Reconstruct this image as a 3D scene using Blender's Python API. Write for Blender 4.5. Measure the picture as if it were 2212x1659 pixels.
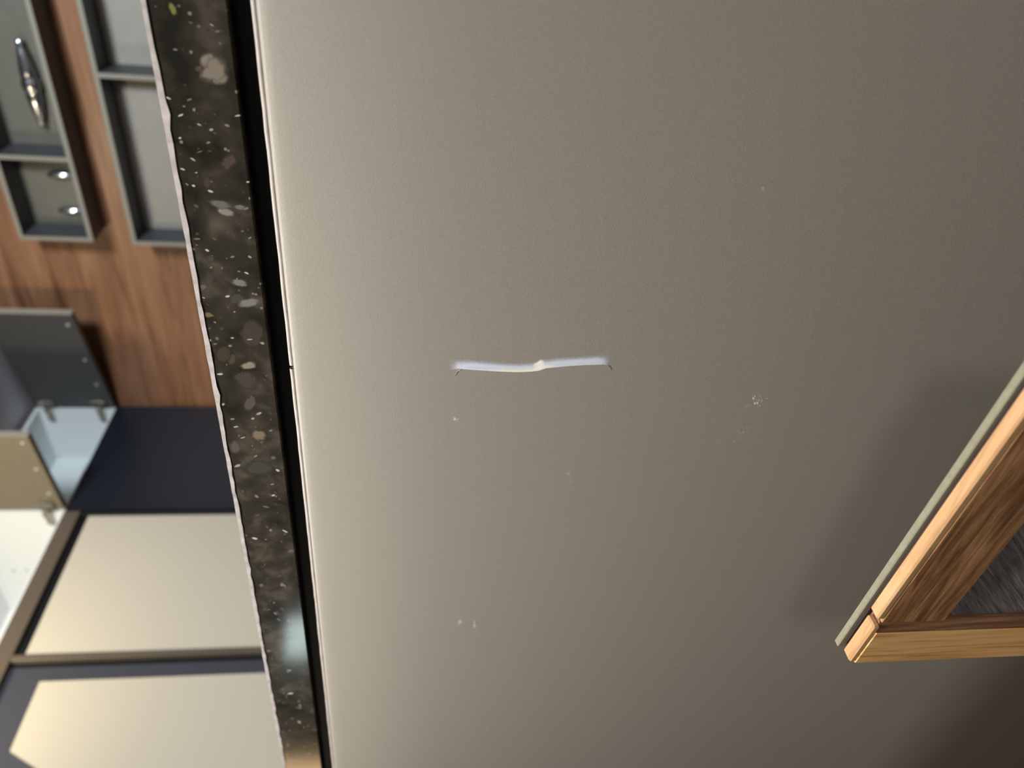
import bpy, bmesh, math, random
import numpy as np
from mathutils import Vector, Matrix
random.seed(7)
for o in list(bpy.data.objects): bpy.data.objects.remove(o)
scene = bpy.context.scene
COL = scene.collection

# ------------------------------------------------------------------ camera
CH = 0.80                      # eye height; the photo is taken with the phone turned on its side
FPX = 1640.0
AX = np.array([-0.09972792, -0.60607267, 0.7891326])    # world X (into the counter) in camera axes
AY = np.array([-0.08920369, 0.79533865, 0.59956579])    # world Y (along the counter, away)
AZ = np.array([-0.99100809, -0.01060009, -0.13338139])  # world Z (up)
ROT = np.array([AX, AY, AZ])
cam_d = bpy.data.cameras.new('camera'); cam = bpy.data.objects.new('camera', cam_d); COL.objects.link(cam)
r, d, f = ROT[:, 0], ROT[:, 1], ROT[:, 2]
cam.matrix_world = Matrix(((r[0], -d[0], -f[0], 0), (r[1], -d[1], -f[1], 0), (r[2], -d[2], -f[2], CH), (0, 0, 0, 1)))
cam_d.sensor_width = 36; cam_d.lens = 36 * FPX / 2212
cam_d.clip_start = 0.01
cam_d.dof.use_dof = True; cam_d.dof.focus_distance = 0.43; cam_d.dof.aperture_fstop = 6.5
scene.camera = cam

# ------------------------------------------------------------------ light
scene.view_settings.view_transform = 'Standard'; scene.view_settings.look = 'None'
scene.view_settings.gamma = 1; scene.view_settings.use_curve_mapping = False
scene.view_settings.exposure = 0.0
w = bpy.data.worlds.new('world'); scene.world = w; w.use_nodes = True
w.node_tree.nodes['Background'].inputs[0].default_value = (1.0, 0.93, 0.86, 1)
w.node_tree.nodes['Background'].inputs[1].default_value = 0.045

def area(name, loc, target, size, power, col, size_y=None):
    l = bpy.data.lights.new(name, 'AREA'); l.energy = power; l.color = col; l.size = size
    if size_y: l.shape = 'RECTANGLE'; l.size_y = size_y
    o = bpy.data.objects.new(name, l); COL.objects.link(o)
    loc = Vector((loc[0], loc[1], loc[2] + CH)); target = Vector((target[0], target[1], target[2] + CH))
    o.location = loc; o.rotation_euler = (target - loc).to_track_quat('-Z', 'Y').to_euler()
    return o
area('overhead_fill', (0.14, 0.42, 0.54), (0.14, 0.42, 0.0), 0.12, 12.5, (1.0, 0.96, 0.915), 0.9).rotation_euler = (0, 0, 0)  # added low overhead light, no lamp known; steepens brightness towards the panel's top
area('kitchen_light', (0.74, 1.24, 1.13), (1.3, 1.6, 0.95), 0.12, 5.3, (1.0, 0.84, 0.54))
area('cool_fill', (0.55, -0.20, 1.05), (1.9, 0.9, 0.85), 0.24, 36.0, (0.77, 0.90, 1.0))  # added cool light without a known source; brightens the far cabinet's interior
area('window_light', (-1.75, -1.95, 0.85), (0.36, 0.27, -0.3), 0.30, 17.5, (1.0, 0.96, 0.92))
area('granite_glint_cool', (-1.35, 3.0, 0.475), (0.36, 0.6, 0.1), 0.16, 0.5, (0.80, 1.0, 0.97), 0.11)  # added unseen light, set where the granite mirrors it as a cool reflection
area('granite_glint_warm', (-0.66, 3.0, 0.44), (0.36, 0.6, 0.1), 0.24, 1.3, (1.0, 0.66, 0.34), 0.30)  # added unseen light for the orange reflection at the granite's far end

# ------------------------------------------------------------------ helpers
def V(x, y, z): return Vector((x, y, z + CH))           # z measured from eye height
def ray(px, py): return ROT @ np.array([(px - 1106) / FPX, (py - 829.5) / FPX, 1.0])
def onX(px, py, x): q = ray(px, py); q = q * x / q[0]; return V(*q)
def onY(px, py, y): q = ray(px, py); q = q * y / q[1]; return V(*q)

def tag(o, label=None, cat=None, group=None, kind=None):
    if label: o['label'] = label
    if cat: o['category'] = cat
    if group: o['group'] = group
    if kind: o['kind'] = kind
    return o
def thing(name, label, cat, loc, group=None):
    o = bpy.data.objects.new(name, None); COL.objects.link(o); o.location = loc
    o.empty_display_size = 0.05
    return tag(o, label, cat, group)
def wloc(o):
    p = Vector((0, 0, 0))
    while o is not None: p = p + o.location; o = o.parent
    return p
def obj(name, verts, faces, mat, parent=None, smooth=False, attr=None):
    vs = [Vector(v) for v in verts]
    c = sum(vs, Vector()) / len(vs)
    m = bpy.data.meshes.new(name); m.from_pydata([tuple(v - c) for v in vs], [], faces)
    bm = bmesh.new(); bm.from_mesh(m); bmesh.ops.recalc_face_normals(bm, faces=bm.faces); bm.to_mesh(m); bm.free()
    if attr:
        a = m.color_attributes.new('shade', 'FLOAT_COLOR', 'POINT')
        for i, k in enumerate(attr): a.data[i].color = k if hasattr(k, '__len__') else (k, k, k, 1)
    m.materials.append(mat)
    if smooth:
        for p in m.polygons: p.use_smooth = True
    o = bpy.data.objects.new(name, m); COL.objects.link(o)
    if parent is not None:
        o.parent = parent; o.location = c - wloc(parent)
    else: o.location = c
    return o
def from_bm(name, bm, mat, parent=None, smooth=False):
    bm.verts.index_update()
    vs = [v.co.copy() for v in bm.verts]; fs = [[v.index for v in q.verts] for q in bm.faces]
    bm.free()
    return obj(name, vs, fs, mat, parent, smooth)
def box_bm(lo, hi, bev=0.0, seg=1, bm=None):
    own = bm is None
    b2 = bmesh.new()
    lo = Vector(lo); hi = Vector(hi)
    bmesh.ops.create_cube(b2, size=1, matrix=Matrix.Translation((lo + hi) / 2) @ Matrix.Diagonal((*(hi - lo), 1)))
    if bev: bmesh.ops.bevel(b2, geom=list(b2.edges), offset=bev, segments=seg, affect='EDGES')
    return b2
def box(name, lo, hi, mat, parent=None, bev=0.0, seg=1):
    lo2 = V(*[min(a, b) for a, b in zip(lo, hi)]); hi2 = V(*[max(a, b) for a, b in zip(lo, hi)])
    return from_bm(name, box_bm(lo2, hi2, bev, seg), mat, parent)
def slab(name, pts, off, mat, parent=None, bev=0.0):
    """prism: polygon pts (world vectors) extruded by off"""
    bm = bmesh.new(); n = len(pts)
    a = [bm.verts.new(p) for p in pts]; b = [bm.verts.new(Vector(p) + Vector(off)) for p in pts]
    bm.faces.new(a); bm.faces.new(b[::-1])
    for i in range(n): bm.faces.new((a[i], a[(i + 1) % n], b[(i + 1) % n], b[i]))
    bmesh.ops.recalc_face_normals(bm, faces=bm.faces)
    if bev: bmesh.ops.bevel(bm, geom=list(bm.edges), offset=bev, segments=1, affect='EDGES')
    return from_bm(name, bm, mat, parent)
def lathe_data(prof, o, axis, n=14, sx=1.0, sy=1.0, side=None):
    axis = Vector(axis).normalized()
    side = Vector(side) if side else (Vector((0, 0, 1)) if abs(axis.z) < .9 else Vector((1, 0, 0)))
    u = (side - axis * side.dot(axis)).normalized(); v = axis.cross(u)
    vs, fs = [], []
    for t, rad in prof:
        for k in range(n):
            a = 2 * math.pi * k / n
            vs.append(Vector(o) + axis * t + u * (rad * sx * math.cos(a)) + v * (rad * sy * math.sin(a)))
    for i in range(len(prof) - 1):
        for k in range(n):
            fs.append((i * n + k, i * n + (k + 1) % n, (i + 1) * n + (k + 1) % n, (i + 1) * n + k))
    fs.append(tuple(range(n))[::-1]); fs.append(tuple(range((len(prof) - 1) * n, len(prof) * n)))
    return vs, fs
def merge(parts):
    vs, fs = [], []
    for a, b in parts:
        k = len(vs); vs += list(a); fs += [tuple(i + k for i in q) for q in b]
    return vs, fs
def box_data(lo, hi, bev=0.0):
    bm = box_bm(V(*lo), V(*hi), bev); bm.verts.index_update()
    r = ([v.co.copy() for v in bm.verts], [tuple(v.index for v in q.verts) for q in bm.faces]); bm.free(); return r

# ------------------------------------------------------------------ materials
def lin(c):
    return tuple(((x / 255) / 12.92 if x / 255 <= .04045 else ((x / 255 + .055) / 1.055) ** 2.4) for x in c) + (1,)
def mat(name, rgb, rough=.5, metal=0., spec=.5, var=0., scale=60, bump=0., bscale=900, coat=0.):
    m = bpy.data.materials.new(name); m.use_nodes = True; nt = m.node_tree; b = nt.nodes['Principled BSDF']
    b.inputs['Base Color'].default_value = lin(rgb); b.inputs['Roughness'].default_value = rough
    b.inputs['Metallic'].default_value = metal; b.inputs['Specular IOR Level'].default_value = spec
    b.inputs['Coat Weight'].default_value = coat
    tc = nt.nodes.new('ShaderNodeTexCoord')
    if var:
        n = nt.nodes.new('ShaderNodeTexNoise'); n.inputs['Scale'].default_value = scale; n.inputs['Detail'].default_value = 5
        nt.links.new(tc.outputs['Object'], n.inputs['Vector'])
        rp = nt.nodes.new('ShaderNodeValToRGB'); e = rp.color_ramp.elements
        e[0].position = .3; e[1].position = .7
        e[0].color = tuple(x * (1 - var) for x in lin(rgb)[:3]) + (1,); e[1].color = tuple(min(1, x * (1 + var)) for x in lin(rgb)[:3]) + (1,)
        nt.links.new(n.outputs['Fac'], rp.inputs['Fac']); nt.links.new(rp.outputs['Color'], b.inputs['Base Color'])
    if bump:
        n = nt.nodes.new('ShaderNodeTexNoise'); n.inputs['Scale'].default_value = bscale; n.inputs['Detail'].default_value = 2
        nt.links.new(tc.outputs['Object'], n.inputs['Vector'])
        bp = nt.nodes.new('ShaderNodeBump'); bp.inputs['Strength'].default_value = bump; bp.inputs['Distance'].default_value = .0004
        nt.links.new(n.outputs['Fac'], bp.inputs['Height']); nt.links.new(bp.outputs['Normal'], b.inputs['Normal'])
    return m
def wood(name, dark, mid, light, axis=1, scale=1.0, rough=.45, rot=(0, 0, 0), stretch=14, bump=.25):
    m = bpy.data.materials.new(name); m.use_nodes = True; nt = m.node_tree; b = nt.nodes['Principled BSDF']
    b.inputs['Roughness'].default_value = rough
    tc = nt.nodes.new('ShaderNodeTexCoord'); mp = nt.nodes.new('ShaderNodeMapping')
    s = [stretch * scale] * 3; s[axis] = scale
    mp.inputs['Scale'].default_value = s
    pre = nt.nodes.new('ShaderNodeMapping'); pre.inputs['Rotation'].default_value = rot
    nt.links.new(tc.outputs['Object'], pre.inputs['Vector']); nt.links.new(pre.outputs['Vector'], mp.inputs['Vector'])
    n = nt.nodes.new('ShaderNodeTexNoise'); n.inputs['Scale'].default_value = 1; n.inputs['Detail'].default_value = 9; n.inputs['Roughness'].default_value = .65; n.inputs['Distortion'].default_value = .6
    nt.links.new(mp.outputs['Vector'], n.inputs['Vector'])
    rp = nt.nodes.new('ShaderNodeValToRGB'); e = rp.color_ramp.elements
    e[0].position = .30; e[0].color = lin(dark); e[1].position = .72; e[1].color = lin(light)
    k = e.new(.5); k.color = lin(mid)
    nt.links.new(n.outputs['Fac'], rp.inputs['Fac']); nt.links.new(rp.outputs['Color'], b.inputs['Base Color'])
    bp = nt.nodes.new('ShaderNodeBump'); bp.inputs['Strength'].default_value = bump; bp.inputs['Distance'].default_value = .0005
    nt.links.new(n.outputs['Fac'], bp.inputs['Height']); nt.links.new(bp.outputs['Normal'], b.inputs['Normal'])
    return m
def shade_mat(name, rough=.3, spec=.5, alpha=False):
    """colour read from the 'shade' attribute of the mesh (the colour of the stone or flake itself)"""
    m = bpy.data.materials.new(name); m.use_nodes = True; nt = m.node_tree; b = nt.nodes['Principled BSDF']
    a = nt.nodes.new('ShaderNodeVertexColor'); a.layer_name = 'shade'
    nt.links.new(a.outputs['Color'], b.inputs['Base Color']); b.inputs['Roughness'].default_value = rough; b.inputs['Specular IOR Level'].default_value = spec
    if alpha:
        tc = nt.nodes.new('ShaderNodeTexCoord'); n = nt.nodes.new('ShaderNodeTexNoise')
        n.inputs['Scale'].default_value = alpha; n.inputs['Detail'].default_value = 3
        nt.links.new(tc.outputs['Object'], n.inputs['Vector'])
        ma = nt.nodes.new('ShaderNodeMath'); ma.operation = 'MULTIPLY_ADD'; ma.inputs[1].default_value = 1.6; ma.inputs[2].default_value = -.8
        nt.links.new(n.outputs['Fac'], ma.inputs[0])
        ad = nt.nodes.new('ShaderNodeMath'); ad.operation = 'ADD'; nt.links.new(ma.outputs[0], ad.inputs[0]); nt.links.new(a.outputs['Alpha'], ad.inputs[1])
        mu = nt.nodes.new('ShaderNodeMath'); mu.operation = 'MULTIPLY'; mu.use_clamp = True
        nt.links.new(ad.outputs[0], mu.inputs[0]); nt.links.new(a.outputs['Alpha'], mu.inputs[1])
        nt.links.new(mu.outputs[0], b.inputs['Alpha'])
    return m
def granite_mat():
    m = bpy.data.materials.new('dark_granite'); m.use_nodes = True; nt = m.node_tree; b = nt.nodes['Principled BSDF']
    b.inputs['Roughness'].default_value = .09
    tc = nt.nodes.new('ShaderNodeTexCoord')
    n = nt.nodes.new('ShaderNodeTexNoise'); n.inputs['Scale'].default_value = 55; n.inputs['Detail'].default_value = 4; n.inputs['Distortion'].default_value = .3
    nt.links.new(tc.outputs['Object'], n.inputs['Vector'])
    rp = nt.nodes.new('ShaderNodeValToRGB'); e = rp.color_ramp.elements
    e[0].position = .32; e[0].color = lin((30, 29, 24)); e[1].position = .78; e[1].color = lin((82, 76, 66)); k = e.new(.55); k.color = lin((50, 46, 39))
    nt.links.new(n.outputs['Fac'], rp.inputs['Fac'])
    v = nt.nodes.new('ShaderNodeTexVoronoi'); v.inputs['Scale'].default_value = 210; nt.links.new(tc.outputs['Object'], v.inputs['Vector'])
    vr = nt.nodes.new('ShaderNodeValToRGB'); ve = vr.color_ramp.elements; ve[0].position = .10; ve[0].color = (1, 1, 1, 1); ve[1].position = .2; ve[1].color = (0, 0, 0, 1)
    nt.links.new(v.outputs['Distance'], vr.inputs['Fac'])
    n2 = nt.nodes.new('ShaderNodeTexNoise'); n2.inputs['Scale'].default_value = 90; nt.links.new(tc.outputs['Object'], n2.inputs['Vector'])
    gt = nt.nodes.new('ShaderNodeMath'); gt.operation = 'GREATER_THAN'; gt.inputs[1].default_value = .58; nt.links.new(n2.outputs['Fac'], gt.inputs[0])
    mu = nt.nodes.new('ShaderNodeMath'); mu.operation = 'MULTIPLY'; nt.links.new(vr.outputs['Color'], mu.inputs[0]); nt.links.new(gt.outputs[0], mu.inputs[1])
    mx = nt.nodes.new('ShaderNodeMix'); mx.data_type = 'RGBA'; nt.links.new(mu.outputs[0], mx.inputs['Factor'])
    nt.links.new(rp.outputs['Color'], mx.inputs['A']); mx.inputs['B'].default_value = lin((120, 114, 102))
    nt.links.new(mx.outputs['Result'], b.inputs['Base Color'])
    return m

M = dict(
    grey=mat('grey_laminate', (147, 142, 132), .42, var=.08, scale=1700, bump=.35, bscale=2600, spec=.35),
    bead=mat('pale_bead', (164, 155, 148), .5, var=.12, scale=120),
    black=mat('black_seal', (14, 16, 17), .5, spec=.3),
    granite=granite_mat(),
    arris=mat('pale_stone_edge', (170, 163, 160), .35, var=.22, scale=160),
    fleck=shade_mat('stone_fleck', .1, alpha=350),
    scratch=shade_mat('scraped_film', .5, alpha=2600),
    scuff=shade_mat('scuffed_film', .5, alpha=3000),
    walnut=wood('walnut_wall', (92, 60, 40), (134, 92, 65), (158, 116, 87), 1, 2.2, .38),
    rail=wood('walnut_rail', (78, 50, 30), (148, 104, 66), (206, 158, 110), 1, 14, .5, stretch=18, bump=.5),
    post=wood('walnut_post', (184, 124, 66), (244, 188, 118), (252, 216, 158), 2, 14, .5, stretch=18, bump=.5),
    rail_upright=wood('walnut_bead', (84, 56, 38), (140, 100, 70), (186, 144, 108), 2, 14, .5, stretch=18, bump=.5),
    band=wood('pale_edge_band', (164, 120, 80), (196, 154, 110), (212, 176, 134), 1, 12, .4, stretch=9),
    pale=mat('pale_backing', (132, 128, 106), .7, var=.1, scale=300),
    gap=mat('glue_line', (44, 26, 18), .8),
    darkwood=wood('charcoal_woodgrain', (56, 54, 58), (116, 112, 116), (176, 166, 160), 1, 16, .5, rot=(math.radians(45), 0, 0), stretch=44, bump=.5),
    boxgrey=mat('grey_box_shaded', (66, 66, 68), .5, var=.06, scale=40),  # grey boards, darkened in the colour for the shade inside the boxes
    rim=mat('grey_rim_lit', (132, 125, 112), .5),  # front edges of the same boards, their lit tone painted in
    boxback=mat('pale_grey_back', (142, 134, 124), .5, var=.05, scale=30),
    boxback2=mat('olive_grey_back', (96, 91, 81), .45, var=.06, scale=30),
    chrome=mat('chrome', (225, 225, 228), .2, 1.0),
    nickel=mat('nickel_hinge', (190, 184, 170), .25, 1.0),
    white=mat('white_melamine', (228, 231, 230), .4),
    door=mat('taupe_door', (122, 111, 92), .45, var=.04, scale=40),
    door_shaded=mat('taupe_door_shaded', (70, 68, 67), .45, var=.04, scale=40),  # same door finish as taupe_door, with its shade put into the colour
    edge=mat('taupe_edge', (150, 138, 122), .5),
    trim=mat('brown_grey_trim', (94, 82, 70), .45),
    slate=mat('slate_frame', (66, 66, 74), .4),
    navy=mat('dark_blue_grey', (26, 30, 40), .32),
    cream=mat('cream_panel', (202, 191, 173), .32),
    capm=mat('pale_cap', (205, 198, 184), .35),
    hole=mat('dark_hole', (40, 36, 30), .8),
    ceil=mat('pale_ceiling', (232, 229, 236), .7),
    wallp=mat('warm_white_wall', (196, 186, 170), .7),
    floor=wood('floor_plank', (60, 50, 42), (92, 78, 64), (120, 104, 86), 1, 3, .5),
)

# ------------------------------------------------------------------ setting
XW = 1.9856
tag(box('wall_right', (XW, -1.2, -CH), (XW + .05, 2.15, 1.20), M['walnut']), kind='structure')
tag(box('wall_back', (.58, 2.1, -CH), (XW, 2.15, 1.20), M['wallp']), kind='structure')
tag(box('floor', (-2.2, -2.4, -CH - .04), (XW + .05, 2.15, -CH), M['floor']), kind='structure')
tag(box('ceiling', (.9, .9, 1.166), (XW, 2.1, 1.20), M['ceil']), kind='structure')
tag(box('trim_1', (1.72, .9, 1.158), (1.79, 1.585, 1.166), M['wallp']), kind='structure')

# ------------------------------------------------------------------ counter base with the scratched grey panel
XG = 0.36
base = thing('counter_base', 'large smooth taupe grey counter panel with a white scrape across it', 'counter', V(XG + .25, .2, -CH))
zs = [-.80, -.5, -.3, -.2, -.12, -.06, -.03, -.01, .005, .016, .026, .034, .041, .047, .052, .0570, .0620, .0652, .0668]
def gx(z):
    x = XG
    if z > -.03: x += 0.0045 * ((z + .03) / .094) ** 2.2
    if z > .0605: x += .0009 * (1 - math.sqrt(max(0, 1 - ((z - .0605) / .0064) ** 2)))
    return x
ys = [-1.0, -.2, 0, .1, .2, .3, .4, .5, .7, 1.0, 1.10]
vs = [V(gx(z), y, z) for z in zs for y in ys]; nY = len(ys)
fs = [(i * nY + j, i * nY + j + 1, (i + 1) * nY + j + 1, (i + 1) * nY + j) for i in range(len(zs) - 1) for j in range(nY - 1)]
k = len(vs)
vs += [V(XG + .02, y, z) for z in zs for y in ys]
fs += [tuple(q + k for q in g[::-1]) for g in fs]
for j in range(nY - 1):
    t = (len(zs) - 1) * nY; fs += [(t + j, t + j + 1, k + t + j + 1, k + t + j), (j, k + j, k + j + 1, j + 1)]
for i in range(len(zs) - 1):
    for e in (0, nY - 1): fs.append((i * nY + e, (i + 1) * nY + e, k + (i + 1) * nY + e, k + i * nY + e))
obj('face_panel', vs, fs, M['grey'], base, smooth=True)
box('carcass', (XG + .021, -1.0, -CH), (XG + .55, 1.10, .0635), M['black'], base)
# pale bead sealing the top edge, in two lengths that meet at a small nick
def bead(y0, y1, n):
    prof = [(a, .0015) for a in range(0, 360, 30)]
    vs, fs = [], []
    for i in range(n + 1):
        y = y0 + (y1 - y0) * i / n
        jx, jz = random.uniform(-.0001, .0001), random.uniform(-.00015, .00015)
        for a, rr in prof:
            vs.append(V(XG + .0072 + jx + rr * .9 * math.cos(math.radians(a)), y, .0678 + jz + rr * math.sin(math.radians(a))))
    for i in range(n):
        for k in range(12): fs.append((i * 12 + k, i * 12 + (k + 1) % 12, (i + 1) * 12 + (k + 1) % 12, (i + 1) * 12 + k))
    obj('sealant_bead', vs, fs, M['bead'], base, smooth=True)
bead(-.9, .2665, 120); bead(.269, 1.09, 90)
box('black_seal', (XG + .0105, -.98, .0635), (XG + .05, 1.09, .0780), M['black'], base)

# the scrape: a lifted lip of film, sharp at its lower edge and fading at the upper
lower = [(972, 799), (990, 797), (1020, 799), (1050, 801), (1085, 803), (1120, 804), (1150, 803), (1166, 801), (1172, 799), (1180, 796), (1200, 794), (1230, 791), (1260, 789), (1290, 788), (1306, 788), (1322, 791)]
upper = [(972, 772), (990, 773), (1020, 775), (1050, 778), (1085, 781), (1120, 783), (1150, 781), (1160, 778), (1166, 773), (1178, 774), (1200, 771), (1230, 769), (1260, 768), (1290, 765), (1306, 764), (1322, 763)]
def scrape(name, lower, upper, hmax, core=None):
    vs, fs, at = [], [], []; nv = 9; n = len(lower)
    for i, (a, b) in enumerate(zip(lower, upper)):
        for j in range(nv):
            t = j / (nv - 1)
            px = a[0] + (b[0] - a[0]) * t; py = a[1] + (b[1] - a[1]) * t
            h = hmax * (math.exp(-((t - .12) / .12) ** 2) + .35 * math.exp(-((t - .4) / .3) ** 2))
            if j == 0 or j == nv - 1 or i in (0, n - 1): h = .00003
            p = onX(px, py, XG); p.x -= h + .00004
            vs.append(p)
            al = [.65, 1.15, 1.2, 1.15, 1.05, .9, .7, .45, .05][j]
            if i in (0, n - 1): al *= .25
            if i in (1, n - 2): al *= .8
            col = lin((214, 218, 232))
            if core and i in core: col = lin((248, 242, 222)); al = max(al, 1.1) if 0 < j < 7 else al
            if j in (1, 2) and 4 <= i <= 9: col = lin((240, 236, 222))
            at.append((col[0], col[1], col[2], al))
    for i in range(n - 1):
        for j in range(nv - 1): fs.append((i * nv + j, (i + 1) * nv + j, (i + 1) * nv + j + 1, i * nv + j + 1))
    return obj(name, vs, fs, M['scratch'], base, smooth=True, attr=at)
scrape('scrape_mark', lower, upper, .0007, core=(7, 8))['label'] = 'white scrape with a pale cream break'
def hair(pts, rad):
    vs, fs = [], []; P = [onX(a, b, XG - .0002) for a, b in pts]
    for i, p in enumerate(P):
        rr = rad * (1 - .6 * i / len(P))
        for k in range(5):
            a = 2 * math.pi * k / 5; vs.append(p + Vector((-rr * abs(math.sin(a)), rr * math.cos(a), rr * math.sin(a))))
    for i in range(len(P) - 1):
        for k in range(5): fs.append((i * 5 + k, i * 5 + (k + 1) % 5, (i + 1) * 5 + (k + 1) % 5, (i + 1) * 5 + k))
    obj('lifted_thread', vs, fs, M['bead'], base)
hair([(994, 798), (987, 802), (984, 807), (981, 811)], .00028)
hair([(1312, 789), (1317, 794), (1319, 800)], .00022)
def scuff(px, py, rad, n, spread, bright):
    parts, at = [], []
    for i in range(n):
        a = random.uniform(0, 6.28); q = abs(random.gauss(0, spread))
        cx, cy = px + q * math.cos(a), py + q * math.sin(a) * 1.3
        rr = rad * random.uniform(.35, 1) if i else rad * 1.7
        m = 7; ph = random.uniform(0, 6)
        vs = [onX(cx, cy, XG) + Vector((-.00012, 0, 0))]
        for k in range(m):
            t = ph + 6.283 * k / m; s = rr * random.uniform(.5, 1.2)
            vs.append(onX(cx + s * math.cos(t), cy + s * math.sin(t), XG) + Vector((-.00005, 0, 0)))
        parts.append((vs, [(0, 1 + k, 1 + (k + 1) % m) for k in range(m)]))
        b = bright * random.uniform(.55, 1) if i > 1 else bright
        c = lin((220, 216, 206)); at += [(c[0], c[1], c[2], b)] + [(c[0], c[1], c[2], b * .45)] * m
    vs, fs = merge(parts); obj('scuff_mark', vs, fs, M['scuff'], base, attr=at)
scuff(1637, 870, 3.6, 26, 9, 1.25); scuff(1626, 860, 2.6, 3, 2, 1.2); scuff(1600, 930, 6, 34, 26, .5)
scuff(985, 904, 4, 5, 3, 1.0); scuff(990, 1342, 4, 6, 5, .9); scuff(1026, 1350, 4, 5, 4, .9); scuff(1232, 1040, 4.5, 10, 12, .6); scuff(1648, 412, 3.0, 4, 3, .8); scuff(880, 80, 3.5, 5, 6, .3); scuff(1060, 1580, 3, 5, 6, .3); scuff(1460, 1440, 3, 4, 6, .25); scuff(1555, 960, 3, 5, 6, .35)

# ------------------------------------------------------------------ granite countertop
XS = .3635
ZB, ZT = .0782, .1129
top = thing('granite_countertop', 'polished dark granite countertop with pale flecks above the grey panel', 'countertop', V(XS + .28, .2, ZB))
box('slab', (XS, -.9, ZB), (XS + .60, 1.14, ZT - .0012), M['granite'], top, bev=.0008)
# chipped pale arris along the upper front edge
vs, fs = [], []; n = 230
for i in range(n + 1):
    y = -.5 + 1.63 * i / n
    w1 = .0021 + random.uniform(-.0005, .0005) + (.0009 if random.random() < .06 else 0)
    w2 = .0009 + random.uniform(-.0004, .0005)
    xo = XS - .0003 - random.uniform(0, .0004)
    vs += [V(xo, y, ZT - w1), V(xo, y, ZT + w2 * .3), V(XS + .003, y, ZT + w2 * .6), V(XS + .003, y, ZT - w1)]
for i in range(n):
    for k in range(4): fs.append((i * 4 + k, i * 4 + (k + 1) % 4, (i + 1) * 4 + (k + 1) % 4, (i + 1) * 4 + k))
fs += [(0, 1, 2, 3), (n * 4, n * 4 + 3, n * 4 + 2, n * 4 + 1)]
obj('chipped_edge', vs, fs, M['arris'], top)
# mineral flecks inlaid in the front edge
parts, at = [], []
def fleck(px, py, rx, ry, ang, col, m=16, jit=.22, lift=.00005):
    ph = math.radians(ang); off = Vector((-lift * random.uniform(.8, 1.2), 0, 0)); vs = [onX(px, py, XS) + off]
    rad = [1 + random.uniform(-jit, jit) for _ in range(m)]
    rad = [(rad[k - 1] + 2 * rad[k] + rad[(k + 1) % m]) / 4 for k in range(m)]
    for g in (.62, 1.12):
        for k in range(m):
            t = 6.283 * k / m; q = rad[k] * g
            ex, ey = rx * q * math.cos(t), ry * q * math.sin(t)
            vs.append(onX(px + ex * math.cos(ph) - ey * math.sin(ph), py + ex * math.sin(ph) + ey * math.cos(ph), XS) + off)
    fs = [(0, 1 + k, 1 + (k + 1) % m) for k in range(m)]
    fs += [(1 + k, 1 + m + k, 1 + m + (k + 1) % m, 1 + (k + 1) % m) for k in range(m)]
    parts.append((vs, fs))
    c = lin(col)[:3]; at.extend([c + (1.3,)] + [c + (random.uniform(.85, 1.15),) for _ in range(m)] + [c + (0.0,)] * m)
big = [(462, 152, 30, 34, 20, (118, 110, 98)), (448, 132, 20, 18, 0, (124, 115, 102)), (474, 170, 20, 16, 10, (128, 120, 108)), (372, 18, 8, 18, -25, (110, 108, 64)), (430, 148, 12, 8, 0, (78, 66, 58)),
       (495, 350, 16, 24, 35, (72, 62, 56)), (478, 442, 30, 10, 12, (96, 92, 86)), (488, 458, 22, 9, 15, (120, 116, 108)), (518, 448, 16, 6, 5, (104, 100, 92)), (448, 395, 10, 16, -10, (62, 56, 50)),
       (518, 611, 20, 9, 8, (110, 106, 102)), (538, 654, 26, 11, -10, (112, 108, 104)), (450, 680, 14, 6, 5, (98, 88, 66)), (538, 790, 20, 9, -6, (126, 116, 100)), (500, 775, 12, 14, 0, (70, 62, 52)),
       (540, 872, 14, 20, 30, (78, 72, 64)), (560, 940, 18, 13, 15, (112, 98, 80)), (508, 965, 14, 16, 0, (82, 72, 68)), (512, 645, 22, 14, 0, (66, 62, 58)), (440, 620, 10, 6, 0, (86, 80, 76)), (455, 560, 10, 10, 0, (66, 60, 54)), (532, 820, 34, 22, 20, (64, 59, 52)), (482, 765, 20, 24, 0, (60, 54, 46)), (545, 720, 30, 34, 0, (62, 57, 50)), (560, 1010, 36, 20, 0, (62, 60, 54))]
for g in big: fleck(*g)
spark = [(458, 54), (470, 68), (379, 107), (410, 215), (364, 212), (513, 250), (390, 249), (430, 269), (457, 280), (491, 271), (389, 298), (450, 308), (417, 344), (394, 365), (424, 373), (404, 398), (418, 401), (455, 413), (475, 455), (532, 450), (540, 514), (535, 393), (415, 537), (448, 541), (540, 555), (502, 555), (516, 586), (533, 590), (440, 643), (492, 640), (502, 730), (497, 747), (567, 741), (453, 735), (475, 808), (540, 733), (482, 873), (546, 904), (560, 893), (502, 905), (509, 922), (525, 945), (585, 930), (552, 985), (513, 1006), (588, 1046), (600, 1016), (516, 1112), (585, 1145), (615, 1147), (551, 1163), (610, 1264), (595, 1325), (612, 1263), (625, 1448), (627, 1498), (648, 1523), (647, 1560), (555, 1072), (590, 1070)]
for x, y in spark:
    fleck(x, y, random.uniform(4, 8), random.uniform(2, 3.6), random.uniform(-25, 35), random.choice([(140, 134, 124), (168, 162, 150), (112, 106, 98)]), m=8, lift=.00008)
for i in range(150):
    y = random.uniform(5, 1640); t = random.uniform(.1, .93); x = (307 + .184 * y) * (1 - t) + (488 + .126 * y) * t
    fleck(x, y, random.uniform(2, 9), random.uniform(1.2, 5), random.uniform(-30, 40), random.choice([(62, 58, 52), (74, 70, 64), (56, 50, 42), (90, 86, 80)]), m=8, lift=.00003)
vs, fs = merge(parts); tag(obj('mineral_flecks', vs, fs, M['fleck'], top, attr=at), kind='stuff')

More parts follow.
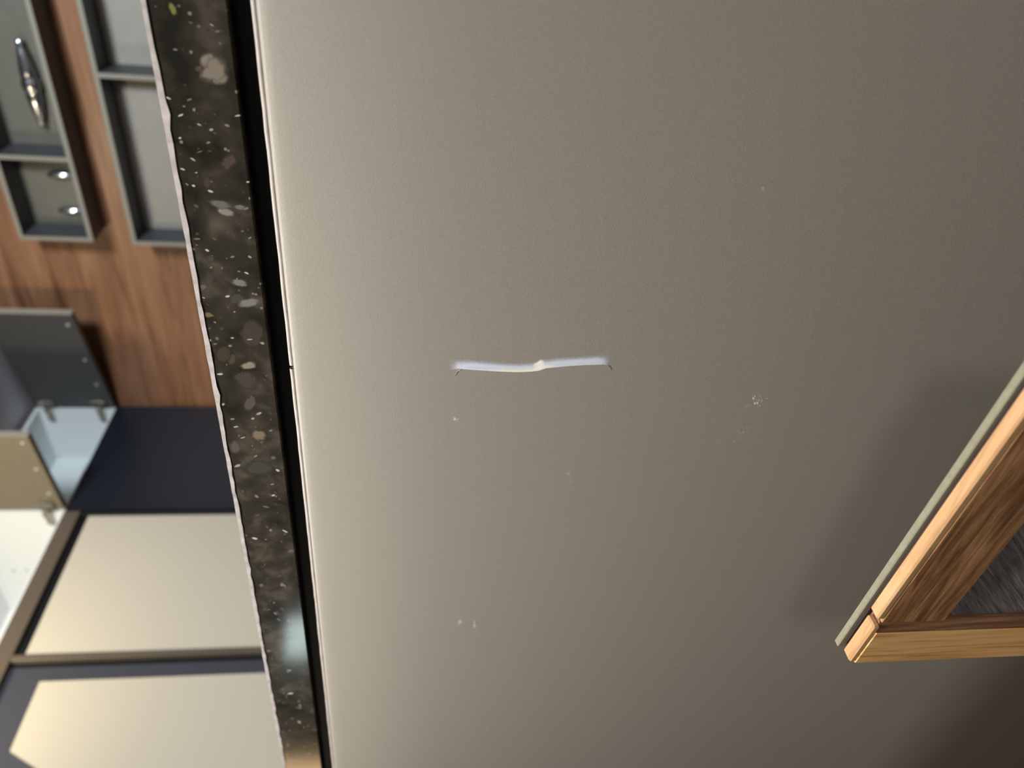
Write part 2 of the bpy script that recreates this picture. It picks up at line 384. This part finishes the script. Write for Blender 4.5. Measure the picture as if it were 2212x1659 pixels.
# ------------------------------------------------------------------ walnut framed panel near the floor, in front of the grey panel
XF = .22; ZF = -.2445; YF = .3625
fr = thing('walnut_framed_panel', 'walnut framed panel with charcoal woodgrain insert standing before the grey counter', 'framed panel', V(XF, .2, -CH))
# frame runs almost parallel to the counter, swinging a little towards the eye at the near end
def FP(s, u, z):   # s metres from the far end, u metres behind the face, z height
    a = math.radians(3.2); dx, dy = -math.sin(a), -math.cos(a)
    return V(XF + .003 + dx * s - dy * u, YF + dy * s + dx * u * 1.0, z)
def fslab(name, s0, s1, z0, z1, u0, u1, m, bev=0):
    pts = [FP(s0, u0, z0), FP(s1, u0, z0), FP(s1, u0, z1), FP(s0, u0, z1)]
    return slab(name, pts, FP(0, u1, 0) - FP(0, u0, 0), m, fr, bev)
SL = .207
fslab('post', 0, .0305, -CH, ZF - .0040, -.0012, .0085, M['post'], .0006)
slab('inner_bead', [FP(.0306, -.0010, ZF - .0042), FP(.038, .0016, ZF - .0042), FP(.038, .0085, ZF - .0042), FP(.0306, .0085, ZF - .0042)], (0, 0, -.80 - ZF + .0042), M['rail_upright'], fr)
fslab('rail', .0385, SL, ZF - .0405, ZF - .0040, 0, .0085, M['rail'], .0005)
fslab('insert_panel', .0385, SL, -CH + .05, ZF - .041, .0035, .0075, M['darkwood'])
fslab('edge_band', .0415, SL, ZF - .0045, ZF, .0002, .0078, M['band'], .0009)
fslab('edge_band', .0008, .036, ZF - .0045, ZF - .0006, -.0008, .0072, M['band'], .0009)
fslab('glue_line', .004, SL, ZF - .02, ZF - .0018, .0086, .0102, M['gap'])
fslab('backing', -.002, SL, -CH, ZF + .0003, .0103, .0145, M['pale'], .0005)
fslab('bottom_rail', .0385, SL, -CH, -CH + .049, 0, .0085, M['rail'], .0012)
fslab('post', SL, SL + .038, -CH, ZF - .0045, -.0012, .0145, M['post'], .0012)

# ------------------------------------------------------------------ open cubby boxes on the walnut wall
def cubby(label, y0, y1, z0, z1, ydiv, backm, t=.011, dep=.085):
    x0 = XW - dep
    c = thing('cubby_box', label, 'open shelf box', V(XW - dep / 2, (y0 + y1) / 2, z0), 'open grey boxes on the walnut wall')
    def board(name, lo, hi):
        b = box(name, lo, hi, M['boxgrey'], c)
        box('edge_strip', (x0 - .0015, lo[1], lo[2]), (x0, hi[1], hi[2]), M['rim'], b, .0004)
    board('top_board', (x0, y0, z1 - t), (XW, y1, z1))
    board('bottom_board', (x0, y0, z0), (XW, y1, z0 + t))
    board('end_board', (x0, y1 - t, z0 + t), (XW, y1, z1 - t))
    board('end_board', (x0, y0, z0 + t), (XW, y0 + t, z1 - t))
    for y in ydiv: board('divider', (x0, y - t / 2, z0 + t), (XW - .006, y + t / 2, z1 - t))
    box('back_board', (XW - .006, y0 + t, z0 + t), (XW, y1 - t, z1 - t), backm, c)
    return c
c1 = cubby('open grey box with chrome fittings inside, highest up on the walnut wall', .18, .992, .822, 1.002, (.772,), M['boxback2'])
c2 = cubby('open grey box with bare pale back, just above the granite edge', .10, .997, .45, .727, (.566,), M['boxback'])
# chrome pull: spindle with two leaf ends and a bead in the middle, on two short feet
xb = XW - .006
y0, z0 = .515, .897
prof = [(-.104, .001), (-.101, .005), (-.094, .0075), (-.086, .0070), (-.080, .0095), (-.06, .0135), (-.04, .0165), (-.024, .0180), (-.018, .0160), (-.012, .0195), (0, .0215), (.012, .0195), (.018, .0160), (.024, .0180), (.04, .0165), (.06, .0135), (.080, .0095), (.086, .0070), (.094, .0075), (.101, .005), (.104, .001)]
h = obj('pull_handle', *lathe_data(prof, V(xb - .018, y0 + .101, z0), (0, 1, 0), 18, sx=1.0, sy=.75), M['chrome'], c1, smooth=True)
for q in (-.055, .055):
    obj('handle_foot', *lathe_data([(0, .006), (.008, .005), (.018, .0055)], V(xb - .018, y0 + .101 + q, z0), (1, 0, 0), 12), M['chrome'], h, smooth=True)
h['label'] = 'chrome spindle pull with a round bead in its middle'
for (px, py) in ((132, 378), (155, 455)):
    p = onX(px, py, xb - .012)
    k = obj('chrome_catch', *merge([lathe_data([(-.034, .002), (-.03, .007), (.012, .009), (.02, .0065), (.03, .006), (.033, .002)], p, (0, 0, 1), 12),
                                    lathe_data([(0, .006), (.012, .006)], p - Vector((0, 0, .012)), (1, 0, 0), 10)]), M['chrome'], c1, smooth=True)

# ------------------------------------------------------------------ wall cabinets with their doors standing open
YC = 1.60
def hinge(parent, x, z, ang):
    ca, sa = math.cos(ang), math.sin(ang)
    parts = [box_data((x - .006, YC + .004, z - .008), (x, YC + .048, z + .008), .002),
             box_data((x - .016, YC - .006, z - .006), (x - .005, YC + .034, z + .006), .002),
             box_data((x - .022, YC - .016, z - .007), (x - .010, YC + .002, z + .007), .002),
             lathe_data([(0, .015), (.004, .015)], V(x - .005, YC - .028, z), (-1, 0, 0), 16),
             box_data((x - .011, YC - .040, z - .022), (x - .008, YC - .018, z + .022), .001)]
    parts.append(lathe_data([(0, .004), (.004, .0035)], V(x - .016, YC + .022, z), (-1, 0, 0), 10))
    obj('hinge', *merge(parts), M['nickel'], parent)
def cabinet(label, x1, x0, z0, z1, dep, dang, dw, hz, caps, holes, bottom_strip, dm):
    c = thing('wall_cabinet', label, 'cabinet', V((x0 + x1) / 2, YC + dep / 2, z0), 'wall cabinets with open doors')
    t = .016
    box('side_panel', (x1, YC, z0), (x1 + t, YC + dep, z1), M['white'], c)
    box('side_panel', (x0 - .008, YC, z0), (x0, YC + dep, z1), M['white'], c)
    box('back_panel', (x0, YC + dep - .008, z0 + .01), (x1, YC + dep, z1 - .01), M['white'], c)
    box('top_panel', (x0, YC, z1 - .01), (x1, YC + dep - .008, z1), M['white'], c)
    box('bottom_panel', (x0, YC, z0), (x1, YC + dep - .008, z0 + .004), M['white'], c)
    if bottom_strip: box('bottom_rail', (x0 - .2, YC - .004, z0 - .042), (x1 - .002, YC + .012, z0 - .0005), M['trim'], c, .001)
    # door leaf swung open on the far side panel
    ca, sa = math.cos(dang), math.sin(dang)
    P = lambda s, o, z: V(x1 + .004 - s * sa + o * ca, YC - .004 - s * ca - o * sa, z)
    pts = [P(0, 0, z0), P(dw, 0, z0), P(dw, 0, z1), P(0, 0, z1)]
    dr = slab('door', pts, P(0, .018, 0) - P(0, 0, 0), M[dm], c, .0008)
    slab('edge_strip', [P(dw - .0005, -.0004, z0), P(dw + .0012, -.0004, z0), P(dw + .0012, -.0004, z1), P(dw - .0005, -.0004, z1)], P(0, .0186, 0) - P(0, 0, 0), M['edge'], dr)
    for s, z in caps:
        obj('screw_cap', *lathe_data([(0, .0045), (.0012, .0042), (.002, .0025)], P(s, -.0002, z), P(0, -1, 0) - P(0, 0, 0), 10), M['capm'], dr, smooth=True)
    for z in hz: hinge(c, x1, z, dang)
    for (y, z) in holes:
        obj('pin_hole', *lathe_data([(0, .003), (.0006, .003)], V(x1 + .0002, y, z), (-1, 0, 0), 10), M['hole'], c)
    return c
a1 = math.atan2(.0934, .4045)
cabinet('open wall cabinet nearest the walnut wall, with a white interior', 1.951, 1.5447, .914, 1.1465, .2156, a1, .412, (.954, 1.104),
        ((.372, .935), (.225, .935), (.115, .935)), ((1.795, 1.125),), False, 'door_shaded')
a2 = math.atan2(.036, .29)
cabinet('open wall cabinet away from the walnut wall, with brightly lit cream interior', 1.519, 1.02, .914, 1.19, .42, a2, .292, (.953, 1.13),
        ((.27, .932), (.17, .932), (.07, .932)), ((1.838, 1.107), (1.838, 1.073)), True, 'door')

# ------------------------------------------------------------------ framed panels under the wall cabinets
def framed(label, base_loc): return thing('cladding_panel', label, 'panel', base_loc, 'framed panels under the wall cabinets')
n1 = framed('plain dark blue-grey panel between the walnut wall and a cream panel', V(1.74, YC, -CH))
box('panel', (1.523, YC, -CH), (1.968, YC + .012, .9125), M['navy'], n1)
box('frame_strip', (1.5055, YC - .003, -CH), (1.523, YC + .012, .868), M['black'], n1, .001)
n2 = framed('cream panel in a dark frame beside the dark blue-grey panel', V(1.29, YC, -CH))
box('panel', (1.081, YC + .004, -CH), (1.505, YC + .012, .850), M['cream'], n2)
box('shade_strip', (1.081, YC + .006, .850), (1.505, YC + .014, .8715), M['black'], n2)  # solid black bar painted in for the shade of the recess
box('frame_strip', (1.066, YC - .006, -CH), (1.081, YC + .012, .8705), M['trim'], n2, .0015)
box('shade_strip', (1.0578, YC + .008, -CH), (1.066, YC + .014, .8705), M['black'], n2)  # another black bar in place of shade, beside the trim strip
n3 = framed('cream panel in a wide slate frame, its upper corner cut away along a shadow edge', V(.85, YC, -CH))
box('frame_board', (.60, YC + .012, -CH), (1.0575, YC + .022, .8705), M['slate'], n3)
slab('panel', [V(1.018, YC + .004, -CH), V(1.018, YC + .004, .795), V(.8645, YC + .004, .795), V(.8244, YC + .004, .728), V(.74, YC + .004, .60), V(.74, YC + .004, -CH)], (0, .0075, 0), M['cream'], n3)  # slanted corner is a shadow's edge built into the outline
